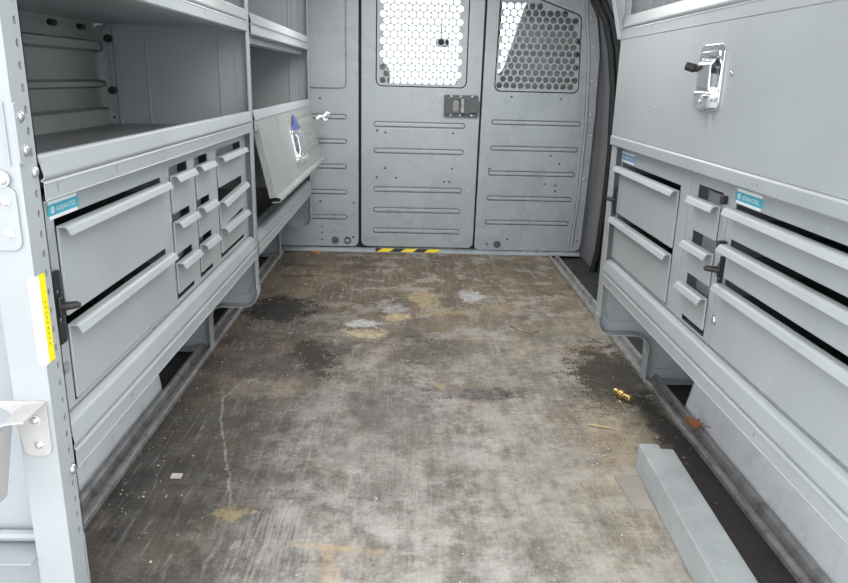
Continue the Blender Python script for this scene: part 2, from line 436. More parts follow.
def end_panel(tf, y, parent, near, holes=True, w=.045, beads=(-.297, -.09)):
    """sheet at y, flange turned towards the doors (smaller y)"""
    m = MB(tf)
    m.plate([(0, ZTOP), (0, 0), (-.415, 0), (-.415, ZTOP)] if near else foot_outline(), [], DZ, y - .0025, y)
    # flange: curved lower run as folded sheet, straight upper run as punched strip
    fp = flange_profile()
    low = [(0, .21)] + [p for p in fp if p[1] < .205]
    if not near: m.sheet(low, y - w, y, .0025)
    else: m.poly_extrude([(y - w, .205), (y - w, .0), (y - .006, .0), (y - .006, .19), (y, .205)], YZ, -.0025, 0)
    hs = []
    if holes:
        z = .215
        while z < ZTOP - .02:
            hs.append(slot(y - w * .32, z, .0062, .0100)); z += .0255
    m.plate([(y - w, .205), (y, .205), (y, ZTOP), (y - w, ZTOP)], hs, YZ, -.0025, 0)
    m.box(-.045, -.003, y - .006, y - .003, .21, ZTOP)     # dark backing return behind the punched strip
    # raised beads: foot border and the vertical stiffeners
    ib = fillet([(-.028, .36), (-.028, .178), (-.183, .178), (-.183, .03), (-.40, .03)], [0, .03, .045, .01, 0], 6, closed=False)
    if not near: m.tube([(d, y - .003, z) for d, z in ib], .0035, 6)
    for d in beads:
        m.tube([(d, y - .003, z) for z in (.34, .69)], .003, 6)
        m.tube([(d, y - .003, z) for z in (.705, .958)], .003, 6)
        m.tube([(d, y - .003, z) for z in (1.0, 1.28)], .003, 6)
    arch = fillet([(-.36, 1.02), (-.36, 1.20), (-.07, 1.20), (-.07, 1.02)], [0, .06, .06, 0], 6, closed=False)
    m.tube([(d, y - .003, z) for d, z in arch], .003, 6)
    o = m.build('end_panel', M['paint'], parent)
    if not near:
        for d in (-.175, -.30): bolt(tf, (d, y - .022, .0028), (2, 1), .006, o)
    return o

def lip_shelf(tf, y0, y1, z, parent, depth=.434, name='shelf', slots=()):
    """shelf pan with an upstanding folded front lip (top of lip at z) and a plain rail under it"""
    m = MB(tf)
    m.sheet([(-depth, z - .046), (-.012, z - .046), (-.012, z - .001), (-.001, z - .001), (.005, z - .027), (.000, z - .0305)], y0, y1, .002, .004, 4)
    if y1 < 3.45 and y1 > 2.0: m.box(-depth, -.006, y1, y1 + .043, z - .046, z - .044)
    o = m.build(name, [M['paint'], M['shelf']], parent)
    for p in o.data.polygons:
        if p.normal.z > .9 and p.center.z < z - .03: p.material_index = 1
    r = MB(tf)
    hs = [slot(yy, z - .043, .004, .011) for yy in slots]
    r.sheet([(-.004, z - .0325), (.003, z - .0335), (.0045, z - .036)], y0, y1, .0015, .002, 3)
    r.plate([(y0, z - .0555), (y1, z - .0555), (y1, z - .0355), (y0, z - .0355)], hs, YZ, .0030, .0045)
    r.sheet([(.0045, z - .0553), (.002, z - .0580), (-.03, z - .0580)], y0, y1, .0015, .002, 3)
    r.build('front_rail', M['paint'], parent)
    return o

def beam(tf, y0, y1, parent, slots=()):
    """lower front beam: sloped upper half, crease, vertical lower half"""
    m = MB(tf)
    m.sheet([(-.05, .375), (-.014, .375), (-.004, .371), (.002, .345), (-.003, .338)], y0, y1, .002, .006, 4)
    hs = [slot(yy, .322, .004, .008) for yy in slots]
    m.sheet([(-.006, .3365), (.001, .335), (.0025, .332)], y0, y1, .0015, .002, 3)
    m.plate([(y0, .3085), (y1, .3085), (y1, .3325), (y0, .3325)], hs, YZ, .001, .0025)
    m.sheet([(.0025, .3087), (-.001, .305), (-.05, .305)], y0, y1, .0015, .003, 3)
    return m.build('support_beam', M['paint'], parent)

HAND = [(-.001, 0), (.0100, .0006), (.0130, -.0012), (.0180, -.0105)]
def drawer(tf, y0, y1, z0, z1, parent, depth=.36, roll=0., over=.004, lip=False):
    """tray with front and full-width pull; z1 = top of the pull"""
    yc = (y0 + y1) / 2
    def tf2(d, y, z):
        zc = (z0 + z1) / 2; dy, dz = y - yc, z - zc
        return tf(d, yc + dy * math.cos(roll) - dz * math.sin(roll), zc + dy * math.sin(roll) + dz * math.cos(roll))
    m = MB(tf2)
    m.box(-.004, 0, y0, y1, z0, z1 - .0005, .0016, 2)
    if lip: m.box(-.0255, -.024, y0 + .006, y1 - .006, z1 - .012, z1 + .013)
    m.mi = 1
    h = min(.05, (z1 - z0) * .8)
    m.box(-depth, -.0045, y0 + .004, y0 + .006, z0 + .004, z1 - .02)
    m.box(-depth, -.0045, y1 - .006, y1 - .004, z0 + .004, z1 - .02)
    m.box(-depth, -.0045, y0 + .006, y1 - .006, z0 + .003, z0 + .006)
    o = m.build('drawer', [M['paint'], M['inner']], parent)
    hm = MB(tf2)
    hm.sheet([(a, z1 + b - .0022) for a, b in HAND], y0 - over, y1 + over, .0022, .004, 3)
    hm.build('handle', M['paint'], o)
    return o

def cabinet(tf, name, y0, y1, openings, label, group=None, zb=.380, zt=.692, depth=.39):
    t = thing(name, tf(-.2, (y0 + y1) / 2, zb), label, 'drawer cabinet', group)
    m = MB(tf)
    m.plate([(y0, zb), (y1, zb), (y1, zt), (y0, zt)], [[(a, c), (b, c), (b, d), (a, d)] for a, b, c, d in openings], YZ, -.0065, -.0045)
    m.box(-depth, -.0065, y0, y0 + .002, zb, zt); m.box(-depth, -.0065, y1 - .002, y1, zb, zt)
    m.mi = 1
    m.box(-depth, -.0065, y0 + .002, y1 - .002, zb, zb + .002); m.box(-depth, -.0065, y0 + .002, y1 - .002, zt - .002, zt)
    m.box(-depth, -depth + .002, y0 + .002, y1 - .002, zb + .002, zt - .002)
    ys = sorted({o[0] for o in openings})
    for yy in ys[1:]: m.box(-depth + .002, -.0066, yy - .010, yy - .008, zb + .002, zt - .002)
    m.build('body', [M['paint'], M['inner']], t)
    return t

def sticker(tf, yl, yr, z0, z1, parent, blue='blue', text=True, w=-.0044):
    """name badge: white upper and lower borders, blue band with white lettering; reads from yl to yr"""
    m = MB(tf)
    m.box(w, w + .0006, min(yl, yr), max(yl, yr), z0, z1)
    m.mi = 1
    h = z1 - z0; s = 1 if yr > yl else -1
    m.box(w + .0004, w + .0008, min(yl, yr) - .004, max(yl, yr) + .004, z0 + h * .2, z1 - h * .2)
    m.mi = 0
    W = abs(yr - yl)
    cx, cz = yl + s * W * .11, z0 + h * .5
    m.plate(circle(cx, cz, h * .2, 16), [circle(cx, cz, h * .13, 14), ], YZ, w + .0009, w + .0011)
    m.box(w + .0009, w + .0011, cx - h * .03, cx + h * .03, cz - h * .18, cz + h * .18)
    mapper = lambda u, v, q: (q, yl + s * u, v)
    text_mesh(m, 'ADRIAN STEEL', W * .24, z0 + h * .36, W * .70, mapper, w + .0012, height=h * .28)
    return m.build('sticker', [M['stwhite'], M[blue]], parent, smooth=False)

def slide_latch(tf, y, z0, z1, parent, zl, out=.026, w=.020, dd=-.003):
    m = MB(tf)
    m.plate(rrect(y - w / 2, y + w / 2, z0, z1, .004), [circle(y, z0 + (z1 - z0) * f, .0035, 10) for f in (.33, .72)], YZ, dd, dd + .005, .001)
    m.box(dd + .004, dd + .009, y - w * .32, y + w * .32, zl - .014, zl + .014, .002)
    m.mi = 1
    for f in (.33, .72): m.dome((dd + .002, y, z0 + (z1 - z0) * f), (0, 1), .0032)
    o = m.build('latch', [M['black'], M['zinc']], parent); o['label'] = 'black sliding latch'
    l = MB(tf)
    l.tube([(dd + .006, y, zl), (dd + .014, y + .002, zl + .001), (dd + out, y + .006, zl + .002), (dd + out + .004, y + .007, zl + .002)], [.0065, .006, .0052, .003], 10)
    l.build('lever', M['black'], o)
    return o

def paddle_latch(tf, y, z, parent, w=.098, h=.118, lever=True, s=1, accent=None, dd=.0):
    """chrome compression latch: back plate, raised paddle, side arms, lock barrel below, black lever to one side"""
    m = MB(tf)
    m.plate(rrect(y - w / 2, y + w / 2, z - h / 2, z + h / 2, .018), [rrect(y - w * .36, y + w * .36, z - h * .22, z + h * .40, .006)], YZ, dd, dd + .004, .001)
    m.box(dd - .003, dd, y - w * .36, y + w * .36, z - h * .22, z + h * .40)
    m.box(dd + .002, dd + .007, y - w * .36, y + w * .36, z + h * .30, z + h * .40, .002)
    m.tube([(dd + .008, y - w * .34, z - h * .24), (dd + .008, y + w * .34, z - h * .24)], .005, 10)
    a = m.build('latch', M['chrome'], parent); a['label'] = 'chrome paddle latch'
    p = MB(tf)
    p.sheet([(dd + .004, z + h * .28), (dd + .014, z + h * .20), (dd + .012, z - h * .14), (dd + .006, z - h * .20)], y - w * .26, y + w * .20, .003, .008, 4)
    p.build('latch_paddle', M['chrome'], parent)
    q = MB(tf)
    q.tube([(dd + .003, y - w * .24, z - h * .38), (dd + .016, y - w * .24, z - h * .38)], .010, 6)
    q.build('latch_screw', M['zinc'], parent)
    q = MB(tf)
    q.tube([(dd + .003, y + w * .05, z - h * .38), (dd + .020, y + w * .05, z - h * .38)], .013, 12)
    q.build('latch_lock', M['zinc'], parent)
    q = MB(tf)
    q.tube([(dd + .003, y + w * .28, z - h * .36), (dd + .014, y + w * .28, z - h * .36)], .009, 6)
    q.build('latch_screw', M['zinc'], parent)
    if lever:
        q = MB(tf); yy = y + s * w * .30
        q.tube([(dd + .006, yy, z + h * .12), (dd + .014, yy + s * .006, z + h * .14), (dd + .016, yy + s * .007, z + h * .145), (dd + .030, yy + s * .016, z + h * .18)], [.006, .006, .0085, .0080], 10)
        q.build('latch_lever', M['black'], parent)
    if accent:
        q = MB(tf)
        q.poly_extrude([(y - w * .35, z + h * .38), (y - w * .05, z + h * .75), (y + w * .30, z + h * .36)], YZ, dd + .004, dd + .010)
        q.build('latch_guard', accent, parent)
    return a

def bolt(tf, c, axis, r, parent, mat='zinc'):
    return MB(tf).dome(c, axis, r).build('bolt', M[mat], parent)

# ================================================================== LEFT SIDE
LT = left_tf
u1 = thing('shelving_unit', LT(-.2, 1.55, 0), 'open grey steel shelving bay above the left-hand drawers, beside the rear doorway', 'shelving unit')
ep = end_panel(LT, .918, u1, True, beads=(), w=.041)
# the doorway post of this bay: returned edge, gussets and pale bracket
r = MB(LT)
r.plate([(0, ZTOP), (0, 0), (-.048, 0), (-.048, ZTOP)], [], DZ, .8745, .877, .0005)
r.box(-.048, -.0455, .877, .9155, .0, ZTOP)
r.mi = 1
r.box(-.014, -.011, .8775, .9155, .0, ZTOP)  # black strip standing in for shade behind the punched holes
r.build('edge_return', [M['paint'], M['rubber']], ep)
g = MB(LT)
g.plate(fillet([(.8735, .812), (.8735, .738), (.898, .738), (.898, .812)], [.004, .006, .012, .012], 4), [], YZ, .0, .0022, .0006)
g.sheet([(-.010, .738), (-.010, .812)], .8722, .8745, .002)
g.build('gusset_plate', M['paint'], ep)
bolt(LT, (.0022, .886, .795), (0, 1), .006, ep); bolt(LT, (.0022, .888, .755), (0, 1), .006, ep)
bolt(LT, (.0002, .906, .727), (0, 1), .0065, ep)
g = MB(LT)
g.plate(rrect(-.075, -.008, .634, .714, .012), [], DZ, .8712, .8745, .0008)
g.build('gusset_plate', M['paint'], ep)
bolt(LT, (-.022, .8712, .722), (1, -1), .0080, ep); bolt(LT, (-.022, .8712, .694), (1, -1), .0055, ep); bolt(LT, (-.022, .8712, .654), (1, -1), .0055, ep)
bolt(LT, (.0005, .906, .313), (0, 1), .007, ep)
b = MB(LT)
b.plate(fillet([(-.006, .432), (-.006, .352), (-.040, .352), (-.052, .415), (-.085, .432)], [.006, .012, .012, .02, 0], 5), [], DZ, .8712, .8745, .0006)
# upper sheet of the bracket bends away from the post and hangs down
b.b.verts.ensure_lookup_table()
pf = [(-.006, .431), (-.036, .427), (-.056, .402), (-.066, .35), (-.078, .29)]
def b_sheet(mb, pts, y0, y1, th):
    mb.sheet(pts, y0, y1, th, .02, 5)
b_sheet(b, pf, .815, .8735, .0025)
b.build('bracket', M['bracket'], ep)
bolt(LT, (-.022, .8712, .405), (1, -1), .0055, ep); bolt(LT, (-.021, .8712, .369), (1, -1), .0055, ep)
lb = MB(LT)
lb.tube([(d, .905, z) for d, z in fillet([(-.05, .205), (-.20, .205), (-.36, .205)], 0, 1, closed=False)], .008, 8)
lb.sheet([(-.05, .190), (-.36, .190)], .86, .914, .002)
lb.build('bottom_fold', M['paint'], ep)
ys = MB(LT)
ys.box(.0003, .0009, .8825, .898, .482, .600)
ys.mi = 1; ys.box(.0002, .0007, .8745, .8825, .482, .600); ys.box(-.009, .0003, .8737, .8744, .482, .600)
ys.mi = 2
for k in range(9): ys.box(.0009, .0011, .8895, .8906, .505 + k * .007, .5085 + k * .007)
o = ys.build('sticker', [M['yellow'], M['stwhite'], M['black']], ep); o['label'] = 'yellow and white warning sticker'
end_panel(LT, 2.2, u1, False)
lip_shelf(LT, .919, 2.154, .745, u1, slots=(.953, 1.15, 1.72))
lip_shelf(LT, .919, 2.154, 1.022, u1, slots=(1.40, 1.72))
beam(LT, .919, 2.154, u1, slots=(1.13, 1.62))
# perforated upright in the back corner, with black clips
m = MB(LT)
m.plate([(-.405, .70), (-.375, .70), (-.375, .962), (-.405, .962)], [circle(-.39, .72 + k * .022, .0045, 8) for k in range(11)], DZ, 2.160, 2.163)
m.box(-.377, -.374, 2.160, 2.195, .70, .962)
m.build('back_upright', M['paint'], u1)
for zz, yy in ((.935, 2.157), (.795, 2.157)):
    MB(LT).tube([(-.385, yy - .012, zz), (-.385, yy + .003, zz)], .011, 8).build('clip', M['black'], u1)
for yy in (1.86, 2.02):
    MB(LT).tube([(-.40, yy - .012, .957), (-.40, yy + .012, .957)], .008, 8).build('clip', M['black'], u1)

u2 = thing('shelving_unit', LT(-.2, 2.83, 0), 'grey steel shelving bay with hanging flap door next to the cab partition', 'shelving unit')
end_panel(LT, 3.47, u2, False)
lip_shelf(LT, 2.203, 3.424, .745, u2)
lip_shelf(LT, 2.203, 3.424, 1.018, u2)
beam(LT, 2.203, 3.424, u2, slots=(2.6,))
m = MB(LT)
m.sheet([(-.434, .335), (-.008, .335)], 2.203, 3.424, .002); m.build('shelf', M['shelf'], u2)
m = MB(LT)
m.sheet([(-.05, .957), (-.028, .957), (-.026, .940), (-.05, .938)], 2.203, 3.40, .002, .003, 2); m.build('hinge_rail', M['paint'], u2)
# flap door, hinged under the middle shelf and resting outwards
dr = bpy.data.objects.new('tmp', None)
ang = math.atan2(.052, .245)
def FT(d, y, z):     # z measured down the door from its hinge (negative), d out of its face
    zz = z; x = .002 + -zz * math.sin(ang) + d * math.cos(ang)
    return LT(x, y, .728 + zz * math.cos(ang) + d * math.sin(ang))
m = MB(FT)
m.plate(rrect(2.235, 3.435, -.252, 0, .004), [], YZ, -.0025, 0, .0006)
m.box(-.020, -.0025, 2.235, 2.2375, -.250, -.004); m.box(-.020, -.0025, 3.4325, 3.435, -.250, -.004)
m.sheet([(0, -.250), (.012, -.256), (.012, -.266), (-.016, -.262)], 2.235, 3.435, .002, .003, 2)
for zz in (-.035, -.180):
    m.plate(slot(3.12, zz, .42, .016, 4), [], YZ, 0, .0035, .0012)
dr = m.build('door', M['flap'], u2); dr['label'] = 'pale grey flap door swung outwards'
paddle_latch(FT, 2.88, -.140, dr, w=.27, h=.150, lever=False, accent=M['violet'])
m = MB(LT)
m.tube([(.030, 3.445, .655), (.045, 3.455, .668), (.062, 3.465, .668), (.078, 3.475, .684), (.090, 3.478, .680)], [.006, .009, .007, .009, .006], 8)
m.tube([(.055, 3.463, .668), (.066, 3.470, .650), (.080, 3.475, .655)], [.005, .008, .006], 8)
o = m.build('door_stay', M['stwhite'], dr); o['label'] = 'white door stay'

# left drawers
LC = left_cab
c1 = cabinet(LC, 'drawer_cabinet', .922, 1.436, [(.973, 1.4068, .386, .654)], 'grey cabinet of two wide drawers at left, lettered blue sticker above the top drawer')
drawer(LC, .974, 1.406, .516, .645, c1); drawer(LC, .974, 1.406, .390, .504, c1)
sticker(LC, .962, 1.046, .6545, .680, c1)
slide_latch(LC, .949, .484, .588, c1, .537, w=.022)
o = MB(LC).plate(circle(.956, .445, .009, 14), [circle(.956, .445, .005, 12)], YZ, -.0044, -.002, .0004).build('hole_ring', M['alu'], c1)
op = []
cols = ((1.459, 1.582), (1.634, 1.744), (1.824, 2.090))
for a, b in cols: op += [(a - .0008, b + .0008, .389, .667)]
c2 = cabinet(LC, 'drawer_cabinet', 1.437, 2.153, op, 'grey cabinet of nine narrow drawers in three columns, one drawer gaping, on the left', zt=.692)
for a, b in cols:
    rows = ((.650, .572), (.556, .486), (.470, .402))
    for k, (zt, zb) in enumerate(rows):
        rl = .055 if (a > 1.8 and k == 1) else 0.
        dz = -.012 if rl else 0.
        drawer(LC, a, b, zb + dz, zt + dz, c2, roll=rl, over=.003, lip=not (a > 1.8 and k == 1))

# ================================================================== RIGHT SIDE
RT = right_tf
u3 = thing('shelving_unit', RT(-.2, 1.35, 0), 'grey steel shelving on the right with long closed bin door and chrome latch', 'shelving unit')
end_panel(RT, 2.0, u3, False, beads=(-.30, -.10))
m = MB(RT)
m.plate([(-.415, .30), (0, .30), (0, ZTOP), (-.415, ZTOP)], [], DZ, .6975, .70)  # unseen near end, lower part cut away to let doorway light in
m.box(-.0025, 0, .66, .6975, .30, ZTOP); m.box(-.415, -.375, .66, .70, 0, .30)
m.build('end_panel', M['paint'], u3)
beam(RT, .702, 1.954, u3, slots=(1.02, 1.62))
lip_shelf(RT, .702, 1.998, 1.018, u3, slots=(1.75,))
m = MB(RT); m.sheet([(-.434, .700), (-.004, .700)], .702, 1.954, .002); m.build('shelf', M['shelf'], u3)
m = MB(RT)
m.sheet([(-.03, .714), (.002, .714), (.0045, .711), (.0045, .691), (-.012, .690)], .702, 1.998, .002, .0015, 3)
o = m.build('front_rail', M['paint'], u3)
for yy in (1.13, 1.145, 1.57, 1.60, 1.97):
    bolt(RT, (.0045, yy, .701), (0, 1), .0032, u3)
m = MB(RT)
m.plate(rrect(.702, 1.998, .716, .960, .004), [], YZ, .001, .004, .0008)
m.box(-.02, .001, .702, .7045, .718, .958); m.box(-.02, .001, 1.9955, 1.998, .718, .958)
dr3 = m.build('door', M['paint'], u3)
paddle_latch(RT, 1.374, .864, dr3, w=.112, dd=.0042)
bolt(RT, (.0042, 1.285, .872), (0, 1), .0045, dr3); bolt(RT, (.0042, 1.66, .80), (0, 1), .003, dr3)
m = MB(RT)
m.poly_extrude([(0.0, .962), (.012, .962), (.085, 1.25), (.0, 1.25)], DZ, 2.001, 2.004)
m.sheet([(.0, .962), (.085, 1.25)], 1.985, 2.003, .002)
m.build('brace_plate', M['paint'], u3)

RC = right_cab
c3 = cabinet(RC, 'drawer_cabinet', 1.452, 1.953, [(1.505, 1.9428, .384, .648)], 'grey cabinet of two wide drawers furthest along the right-hand shelving, by the sliding door')
drawer(RC, 1.506, 1.942, .512, .637, c3); drawer(RC, 1.506, 1.942, .388, .499, c3)
sticker(RC, 1.950, 1.840, .651, .677, c3, 'blue2')
slide_latch(RC, 1.949, .506, .580, c3, .545, w=.010, out=.024, dd=-.001)
c4 = cabinet(RC, 'drawer_cabinet', 1.268, 1.450, [(1.2962, 1.4138, .384, .664)], 'narrow grey cabinet of three small stacked drawers between the wide ones at right')
for zt, zb in ((.640, .574), (.550, .486), (.463, .398)): drawer(RC, 1.297, 1.413, zb, zt, c4, lip=True)
c5 = cabinet(RC, 'drawer_cabinet', .706, 1.266, [(.715, 1.2408, .378, .6545)], 'grey cabinet of three wide drawers nearest the doors on the right, lettered blue sticker')
for zt, zb in ((.646, .592), (.580, .520), (.508, .384)): drawer(RC, .716, 1.240, zb, zt, c5)
sticker(RC, 1.242, 1.150, .6555, .681, c5)
slide_latch(RC, 1.253, .494, .556, c5, .530, w=.012, out=.028)
m = MB(RC); m.box(-.004, .012, 1.250, 1.261, .570, .584, .002); m.build('clip', M['black'], c5)
m = MB(RC); m.box(-.004, .008, 1.272, 1.282, .646, .662, .002); m.build('clip', M['black'], c4)
bolt(RC, (-.0045, 1.260, .432), (0, 1), .0075, c5)

# ================================================================== CAB PARTITION
part = thing('cab_partition', (0.05, 3.577, 0), 'grey steel cab partition with ribbed centre door and two punched window panels', 'partition')
BT = back_tf
UV = lambda u, v, w: (u, v, w)
def rib(m, x0, x1, z, h=.024):
    m.plate(slot((x0 + x1) / 2, z, x1 - x0 - .008, h - .008, 5), [], UV, -.010, .004, .003)
    m.plate(slot((x0 + x1) / 2, z, x1 - x0 + .010, h + .010, 5), [], UV, -.0125, -.0095)
def rib_hole(x0, x1, z, h=.024): return slot((x0 + x1) / 2, z, x1 - x0, h, 5)
def holes_in(poly_test, x0, x1, z0, z1, pitch=.0342, r=.0147):
    out = []; row = 0; z = z0
    while z < z1:
        x = x0 + (pitch / 2 if row % 2 else 0)
        while x < x1:
            if poly_test(x, z): out.append(circle(x, z, r, 14))
            x += pitch
        z += pitch * .866; row += 1
    return out
# side panel on the left
m = MB(BT)
lp = fillet([(-.70, .022), (-.245, .022), (-.245, 1.34), (-.70, 1.34)], [.01, .03, .02, .01])
tiny = lambda pts: [circle(x, z, .0045, 8) for x, z in pts]
LR = [(-.62, -.302, zz) for zz in (.662, .545, .424, .298, .172)]
m.plate(lp, [rib_hole(a, b, c) for a, b, c in LR] + [rrect(-.60, -.303, .79, 1.30, .025)] + tiny([(-.43, .745), (-.435, .25), (-.43, .12), (-.43, .09), (-.43, .055), (-.27, .245), (-.272, .07)]), UV, -.018, 0, .003)
m.plate(rrect(-.61, -.295, .78, 1.31, .02), [], UV, -.016, -.012)
m.plate(rrect(-.594, -.309, .796, 1.294, .021), [], UV, -.0125, -.003, .002)
for a, b, c in LR: rib(m, a, b, c)
sp = m.build('side_panel', M['panel'], part)
for x in (-.362, -.300):
    q = MB(BT); q.plate(circle(x, .055, .018, 20), [circle(x, .055, .011, 16)] if x > -.32 else [], UV, 0, .004, .001); q.build('grommet', M['plug'], sp)
# centre door
m = MB(BT)
dp = fillet([(-.232, .026), (.335, .026), (.344, 1.34), (-.232, 1.34)], [.03, .03, .02, .02])
dot = [(-.155, .60), (-.115, .592), (.215, .596), (-.115, .42), (.215, .425), (.18, .36), (.205, .36), (-.06, .375), (-.155, .375)]
DR = [(x0, x1, zz) for zz, x0, x1 in ((.632, -.172, .272), (.506, -.172, .270), (.317, -.172, .268), (.214, -.172, .264), (.109, -.172, .262))]
m.plate(dp, [rib_hole(a, b, c, .026) for a, b, c in DR] + [rrect(-.163, .272, .808, 1.300, .03)] + tiny(dot), UV, -.022, 0, .003)
for a, b, c in DR: rib(m, a, b, c, .026)
door = m.build('door', M['panel'], part); door['label'] = 'ribbed centre door of the partition'
m = MB(BT)
hl = holes_in(lambda x, z: True, -.130, .246, .838, 1.27)
m.plate(rrect(-.158, .267, .813, 1.295, .026), hl, UV, -.006, -.003)
m.build('window_grille', M['panel'], door)
m = MB(BT)
m.plate(rrect(-.175, .284, .796, 1.312, .03), [rrect(-.150, .259, .821, 1.287, .022)], UV, -.020, -.012)
m.build('window_gap_shade', M['rubber'], door)  # black ring stands in for shade in the gap round the mesh
# door latch
m = MB(BT)
m.plate(rrect(.166, .330, .676, .778, .008), [], UV, 0, .012, .003)
m.plate(rrect(.176, .300, .690, .764, .006), [rrect(.205, .245, .697, .757, .012)], UV, .012, .018, .002)
m.plate(rrect(.288, .335, .696, .754, .006), [], UV, .012, .022, .002)
lt = m.build('latch', M['plug'], door); lt['label'] = 'dark door latch'
m = MB(BT); m.sheet([(.205, .0125), (.24, .0125)], .699, .755, .002)
m2 = MB(BT); m2.plate(rrect(.207, .236, .700, .754, .01), [], UV, .0121, .0150, .001); m2.build('latch_cup', M['plug2'], door)
m.b.free()
m = MB(BT); m.plate(rrect(.246, .262, .694, .760, .006), [], UV, .018, .028, .003); m.build('latch_lever', M['alu'], door)
for x in (.20, .245, .30):
    for zz in (.683, .771): MB(BT).dome((x, zz, .012), (2, 1), .004).build('screw', M['zinc'], door)
# wing panel on the right
m = MB(BT)
wp = fillet([(.343, .018), (.885, .018), (.897, .40), (.902, .70), (.898, .98), (.872, 1.14), (.80, 1.27), (.70, 1.34), (.354, 1.34)], [.02, .04, .2, .3, .3, .15, .1, .05, .01], 5)
win = fillet([(.404, .798), (.813, .798), (.800, 1.150), (.575, 1.225), (.412, 1.235)], [.03, .03, .04, .05, .03], 5)
dots = [(.43, .66), (.52, .66), (.60, .655), (.68, .65), (.40, .43), (.56, .40), (.655, .395), (.68, .36), (.685, .40), (.735, .355), (.735, .325), (.745, .46), (.70, .50), (.48, .168), (.55, .165), (.63, .16), (.71, .157), (.51, .075), (.49, .775), (.73, .77)]
WR = [(x0, x1, zz) for zz, x0, x1 in ((.655, .400, .835), (.531, .398, .833), (.409, .395, .826), (.285, .394, .820), (.163, .390, .815))]
m.plate(wp, [rib_hole(a, b, c) for a, b, c in WR] + [win] + tiny(dots), UV, -.020, .002, .003)
for a, b, c in WR: rib(m, a, b, c)
wing = m.build('wing_panel', M['panel'], part)
m = MB(BT)
def in_wing(x, z):
    if x < .425 or z < .825 or x > .797 - (z - .8) * .035: return False
    return z < 1.20 - max(0, (x - .57)) * .30
WIN2 = lambda q, r: fillet([(.404 + q, .798 + q), (.813 - q, .798 + q), (.800 - q, 1.150 - q * .8), (.575, 1.225 - q), (.412 + q, 1.235 - q)], [r, r, r + .01, .05, r], 5)
m.plate(WIN2(.005, .026), holes_in(in_wing, .428, .80, .828, 1.24), UV, -.006, -.003)
m.build('window_grille', M['panel'], wing)
m = MB(BT)
m.plate(WIN2(-.01, .03), [WIN2(.013, .02)], UV, -.020, -.012)
m.build('window_gap_shade', M['rubber'], wing)  # same black ring as painted shade round the wing window
m = MB(BT)
m.tube([(.840, .05, .002), (.855, .30, .002), (.862, .65, .002), (.850, .95, .002), (.815, 1.22, .002)], .006, 8)
m.tube([(.825, .05, .002), (.842, .30, .002), (.848, .65, .002), (.836, .95, .002), (.800, 1.22, .002)], .004, 8)
m.build('edge_bead', M['panel'], wing)
for x, zz in ((.842, 1.145), (.862, 1.012), (.874, .858), (.880, .70), (.892, .60), (.876, .39), (.862, .08)):
    MB(BT).dome((x, zz, .002), (2, 1), .0055).build('bolt', M['zinc'], wing)
q = MB(BT); q.plate(circle(.459, .050, .018, 20), [], UV, .002, .006, .001); q.build('grommet', M['plug'], wing)
q = MB(BT); q.tube([(.395, .052, .002), (.405, .056, .002), (.412, .050, .002), (.408, .042, .002)], .002, 6); q.build('clip', M['plug'], wing)
for x in (.40, .49, .58, .70): MB(BT).dome((x, .033, .002), (2, 1), .004).build('bolt', M['zinc'], wing)
m = MB(BT)
m.box(-.262, -.212, .02, 1.34, -.05, -.030); m.build('gap_cover_post', M['rubber'], part)  # black post added behind each door gap to block bright cab light
m = MB(BT)
m.box(.318, .372, .02, 1.34, -.05, -.030); m.build('gap_cover_post', M['rubber'], part)
# base rail with hazard tape
m = MB(BT)
m.poly_extrude([(-.03, .0005), (.026, .0005), (.026, .004), (.004, .016), (-.03, .016)], lambda u, v, w: (w, v, u), -.70, .88)
base = m.build('base_rail', M['panel'], part)
def HZ(x, q, e):       # on the sloped threshold: q runs down the slope, e is height above it
    t = q / .0335
    return BT(x, .0162 - t * .0120 + e * .88, .0036 + t * .0224 + e * .47)
hz = MB(HZ)
hz.box(-.158, .156, .0, .0335, .0, .0005)
hz.mi = 1
for k in range(3):
    x = -.150 + k * .118
    hz.poly_extrude([(x, .0335), (x + .062, .0335), (x + .088, .0), (x + .026, .0)], UV, .0004, .0009)
o = hz.build('hazard_tape', [M['black'], M['haz']], base); o['label'] = 'black and yellow hazard tape'

# ================================================================== VAN BODY (the setting)
fl = MB(); fl.box(-.610, .712, .70, 3.560, -.012, 0, .001)
floor = struct(fl.build('floor', M['floor'])); floor['label'] = 'worn stained plywood cargo floor'
sf = MB(); sf.box(-1.0, 1.1, .68, 5.6, -.05, -.0125)
struct(sf.build('floor', M['well']))['label'] = 'dark metal van floor under the plywood'
def sill(name, xs, y0, y1, s):
    m = MB()
    x = xs
    # two-ridge edge strip: inner ridge, trough, outer ridge
    prof = [(0, -.012), (0, .010), (.003, .014), (.011, .014), (.014, .009), (.016, -.004), (.034, -.005), (.038, .010), (.041, .013), (.049, .013), (.052, .008), (.054, -.012)]
    m.poly_extrude([(x + s * a, b) for a, b in prof], lambda u, v, w: (u, w, v), y0, y1)
    o = struct(m.build(name, M['alu'], angle=.4)); o['label'] = 'scuffed metal edge strip along the plywood'; return o
sill('trim_1', -.611, .70, 3.52, -1)
sill('trim_2', .713, .70, 3.52, 1)
